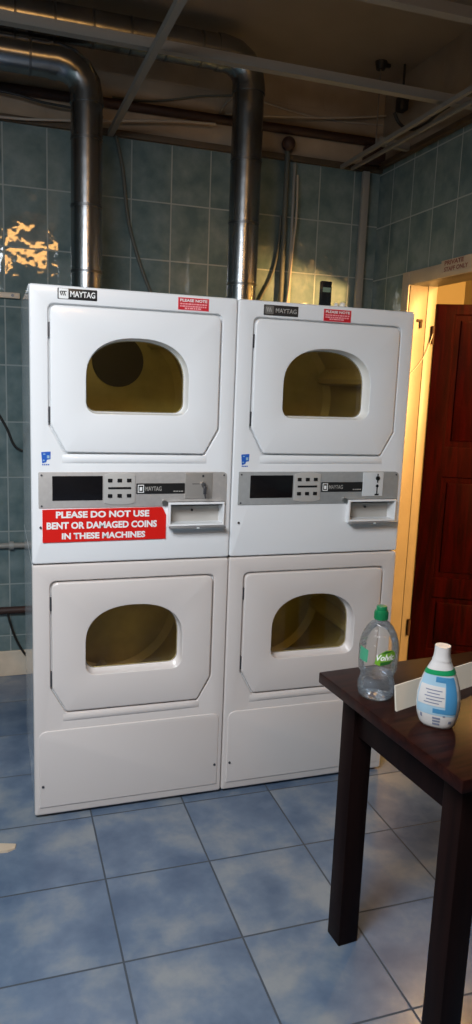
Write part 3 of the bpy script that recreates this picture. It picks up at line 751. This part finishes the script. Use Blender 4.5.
obj('cap_ridges', rg, M['green'], cap)

def patch(r, pts, m, name, parent, zs=None):
    """flat outline (angle, z) wrapped on a cylinder of radius r; subdivided strip"""
    bm = bmesh.new(); vs = [bm.verts.new((a, z, 0)) for a, z in pts]; bm.faces.new(vs)
    for c in range(-90, 91, 5):
        g = bm.verts[:]+bm.edges[:]+bm.faces[:]
        bmesh.ops.bisect_plane(bm, geom=g, plane_co=(math.radians(c), 0, 0), plane_no=(1, 0, 0), dist=1e-6)
    for v in bm.verts:
        a, z = v.co.x, v.co.y; v.co = Vector((r*math.cos(a), r*math.sin(a), z))
    return obj(name, bm, m, parent, 60)
R = math.radians
# to the viewer's right = increasing angle
lb = patch(.0552, [(R(4), 0.109), (R(20), 0.104), (R(48), 0.110), (R(66), 0.122), (R(68), 0.136), (R(56), 0.146), (R(34), 0.146), (R(20), 0.138), (R(8), 0.128)], M['leaf'], 'front_label', t)
lb['label'] = 'green leaf-shaped logo label'
patch(.0555, [(R(20), 0.104), (R(48), 0.110), (R(60), 0.118), (R(36), 0.116), (R(20), 0.114)], M['leafd'], 'logo_shade', lb)
patch(.0555, [(R(22), 0.136), (R(34), 0.144), (R(54), 0.144), (R(44), 0.140)], M['leafd'], 'logo_shade', lb)
me = text_mesh('Volvic', .1, .003, 1.0, .25)
xs = [v.co.x for v in me.vertices]; ys = [v.co.y for v in me.vertices]
for v in me.vertices:
    a = R(8)+(v.co.x-min(xs))/(max(xs)-min(xs))*R(54); z = .117+(v.co.y-min(ys))/(max(ys)-min(ys))*.017+math.sin(a)*.003
    v.co = Vector((.0558*math.cos(a), .0558*math.sin(a), z))
me.materials.clear(); link('lettering', me, M['whitep'], lb, 0)
bl = patch(.0552, [(R(-52), 0.110), (R(-18), 0.107), (R(-16), 0.141), (R(-50), 0.146)], M['teal'], 'side_label', t)
bl['label'] = 'teal green side label'

# ------------------------------------------------------------------ detergent bottle
DP = (.861, -1.072, TZ); da = math.atan2(-2.43-DP[1], -.10-DP[0])
t = thing('detergent_bottle', 'white plastic detergent bottle with a blue label and green collar', 'bottle', DP, da-R(8)); t.scale = (.89, .89, .935)
dprof = [(.000, .036), (.004, .0415), (.012, .0465), (.03, .0525), (.055, .0560), (.08, .0555), (.105, .0510), (.128, .0435), (.145, .0360), (.157, .0300), (.168, .0245), (.178, .0205), (.188, .0190), (.208, .0182)]
def dw(z):
    for (a, ra), (b_, rb) in zip(dprof[:-1], dprof[1:]):
        if z <= b_: u = (z-a)/(b_-a); return ra+(rb-ra)*u
    return dprof[-1][1]
def dd(z):     # depth half-width: flattened body, round neck
    w_ = dw(z); k = .62 if z < .12 else .62+(min(z, .178)-.12)/.058*.38
    return w_*k
def dsurf(a, z, off=0.):
    w_, d_ = dw(z)+off, dd(z)+off; c, s = math.cos(a), math.sin(a); p = 2/2.3
    return Vector((d_*math.copysign(abs(c)**p, c), w_*math.copysign(abs(s)**p, s), z))
def dring(z0, z1, nz, off, name, m, parent, closed_bottom=False, closed_top=False, tilt=0.):
    bm = bmesh.new(); n = 48; rings = []
    for k in range(nz+1):
        z = z0+(z1-z0)*k/nz
        rings.append([])
        for i in range(n):
            a = 2*PI*i/n; zz = min(max(z+tilt*math.sin(a), 0), .208); rings[-1].append(bm.verts.new(dsurf(a, zz, off)))
    for a_, b_ in zip(rings[:-1], rings[1:]):
        for i in range(n): bm.faces.new((a_[i], a_[(i+1) % n], b_[(i+1) % n], b_[i]))
    if closed_bottom: bm.faces.new(rings[0][::-1])
    if closed_top: bm.faces.new(rings[-1])
    return obj(name, bm, m, parent, 60)
def dpatch(a0, a1, z0, z1, off, name, m, parent):
    bm = bmesh.new(); na, nz = 10, 8
    g = [[bm.verts.new(dsurf(a0+(a1-a0)*i/na, z0+(z1-z0)*j/nz, off)) for i in range(na+1)] for j in range(nz+1)]
    for j in range(nz):
        for i in range(na): bm.faces.new((g[j][i], g[j][i+1], g[j+1][i+1], g[j+1][i]))
    return obj(name, bm, m, parent, 60)
dring(0, .180, 36, 0, 'bottle_body', M['det'], t, True, True)
ck = dring(.172, .2075, 8, .0015, 'cap', M['det'], t, False, True)
dring(.1395, .1515, 3, .0012, 'collar', M['detgreen'], t, tilt=.003)
la = dpatch(R(-62), R(62), .038, .138, .0006, 'label', M['detpale'], t); la['label'] = 'pale and blue front label'
dpatch(R(22), R(60), .044, .136, .0011, 'label_block', M['detblue'], la)
dpatch(R(-5), R(22), .044, .056, .0011, 'label_block', M['detblue'], la)
dpatch(R(-5), R(22), .122, .136, .0011, 'label_block', M['detblue'], la)
dpatch(R(-55), R(20), .062, .112, .0012, 'label_field', M['det'], la)
for k in range(5):
    dpatch(R(-30+6*(k % 2)), R(6+6*(k % 3)), .068+.008*k, .0705+.008*k, .0016, 'label_line', M['detprint'], la)
for a0, a1, z0, z1 in ((-5, 12, .012, .017), (-5, 12, .020, .025), (-5, 12, .028, .033), (38, 50, .018, .026), (-44, -36, .026, .036), (18, 24, .036, .040)):
    dpatch(R(a0), R(a1), z0, z1, .0008, 'printed_mark', M['detprint'], t)

# ------------------------------------------------------------------ card on the table
t = thing('folded_card', 'long white folded card standing on the table behind the detergent bottle', 'card', (.805, -.989, TZ), math.atan2(.086, .27))
g = bmesh.new(); L_ = .33
def sheet(bm, y0, z0, y1, z1, th=.0012):
    v = [(0, y0, z0), (L_, y0, z0), (L_, y1, z1), (0, y1, z1)]
    a = [bm.verts.new(p) for p in v]; b_ = [bm.verts.new((p[0], p[1]+th, p[2])) for p in v]
    bm.faces.new(a); bm.faces.new(b_[::-1])
    for i in range(4): bm.faces.new((a[i], a[(i+1) % 4], b_[(i+1) % 4], b_[i]))
sheet(g, 0, 0, .0105, .0625); obj('front_flap', g, M['paper'], t, 0)
g = bmesh.new(); sheet(g, .0035, 0, .0119, .0622); obj('rear_flap', g, M['paper'], t, 0)

# scrap on the floor
g = bmesh.new(); pts = [(-.05, -.02), (.0, -.026), (.024, -.014), (.028, .004), (.010, .016), (-.03, .022), (-.055, .010)]
a = [g.verts.new((x, y, 0)) for x, y in pts]; b_ = [g.verts.new((x*.95, y*.95, .004+.004*(i % 2))) for i, (x, y) in enumerate(pts)]
g.faces.new(a[::-1]); g.faces.new(b_)
for i in range(len(pts)): g.faces.new((a[i], a[(i+1) % len(pts)], b_[(i+1) % len(pts)], b_[i]))
o = obj('paper_scrap', g, M['beige'], smooth=0); o.location = (-.093, -.137, FZ); tag(o, 'beige scrap lying on the blue floor tiles left of the dryers', 'scrap')

# ------------------------------------------------------------------ lights
def area(name, loc, rot, sx, sy, power, color):
    l = bpy.data.lights.new(name, 'AREA'); l.shape = 'RECTANGLE'; l.size = sx; l.size_y = sy; l.energy = power; l.color = color
    o = bpy.data.objects.new(name, l); col.objects.link(o); o.location = loc; o.rotation_euler = rot; return o
area('ceiling_light', (-.62, -1.75, 2.42), (R(14), 0, 0), 1.1, .8, 77, (.90, .945, 1.0))
l = bpy.data.lights.new('hall_light', 'POINT'); l.energy = 1500; l.color = (1, .53, .17); l.shadow_soft_size = .13
o = bpy.data.objects.new('hall_light', l); col.objects.link(o); o.location = (2.74, -1.5, 1.877)
l = bpy.data.lights.new('door_top_fill', 'POINT'); l.energy = 42; l.color = (1, .55, .16); l.shadow_soft_size = .05  # added fill for the warm gradient on the upper door leaf and jamb
o = bpy.data.objects.new('door_top_fill', l); col.objects.link(o); o.location = (2.17, .50, 2.10)
area('warm_wall_light', (.30, YN+.03, 2.86), (R(90), 0, 0), .52, .2, 9, (1, .50, .14))

w = bpy.data.worlds.new('world'); scene.world = w; w.use_nodes = True
w.node_tree.nodes['Background'].inputs[0].default_value = (.02, .02, .022, 1); w.node_tree.nodes['Background'].inputs[1].default_value = 1

# ------------------------------------------------------------------ camera
cd = bpy.data.cameras.new('camera'); cam = bpy.data.objects.new('camera', cd); col.objects.link(cam); scene.camera = cam
yaw, pitch, roll = -.3208, -.1753, -.0381
Rm = Matrix.Rotation(yaw, 3, 'Z') @ Matrix.Rotation(pitch, 3, 'X') @ Matrix.Rotation(roll, 3, 'Y')
right, fwd, up = Rm @ Vector((1, 0, 0)), Rm @ Vector((0, 1, 0)), Rm @ Vector((0, 0, 1))
mw = Matrix((right, up, -fwd)).transposed().to_4x4(); mw.translation = Vector((-.1024, -2.4309, 1.533))
cam.matrix_world = mw
cd.sensor_fit = 'VERTICAL'; cd.sensor_height = 36; cd.lens = 36*728.727/1024; cd.clip_start = .02
scene.view_settings.view_transform = 'Standard'
scene.view_settings.look = 'None'
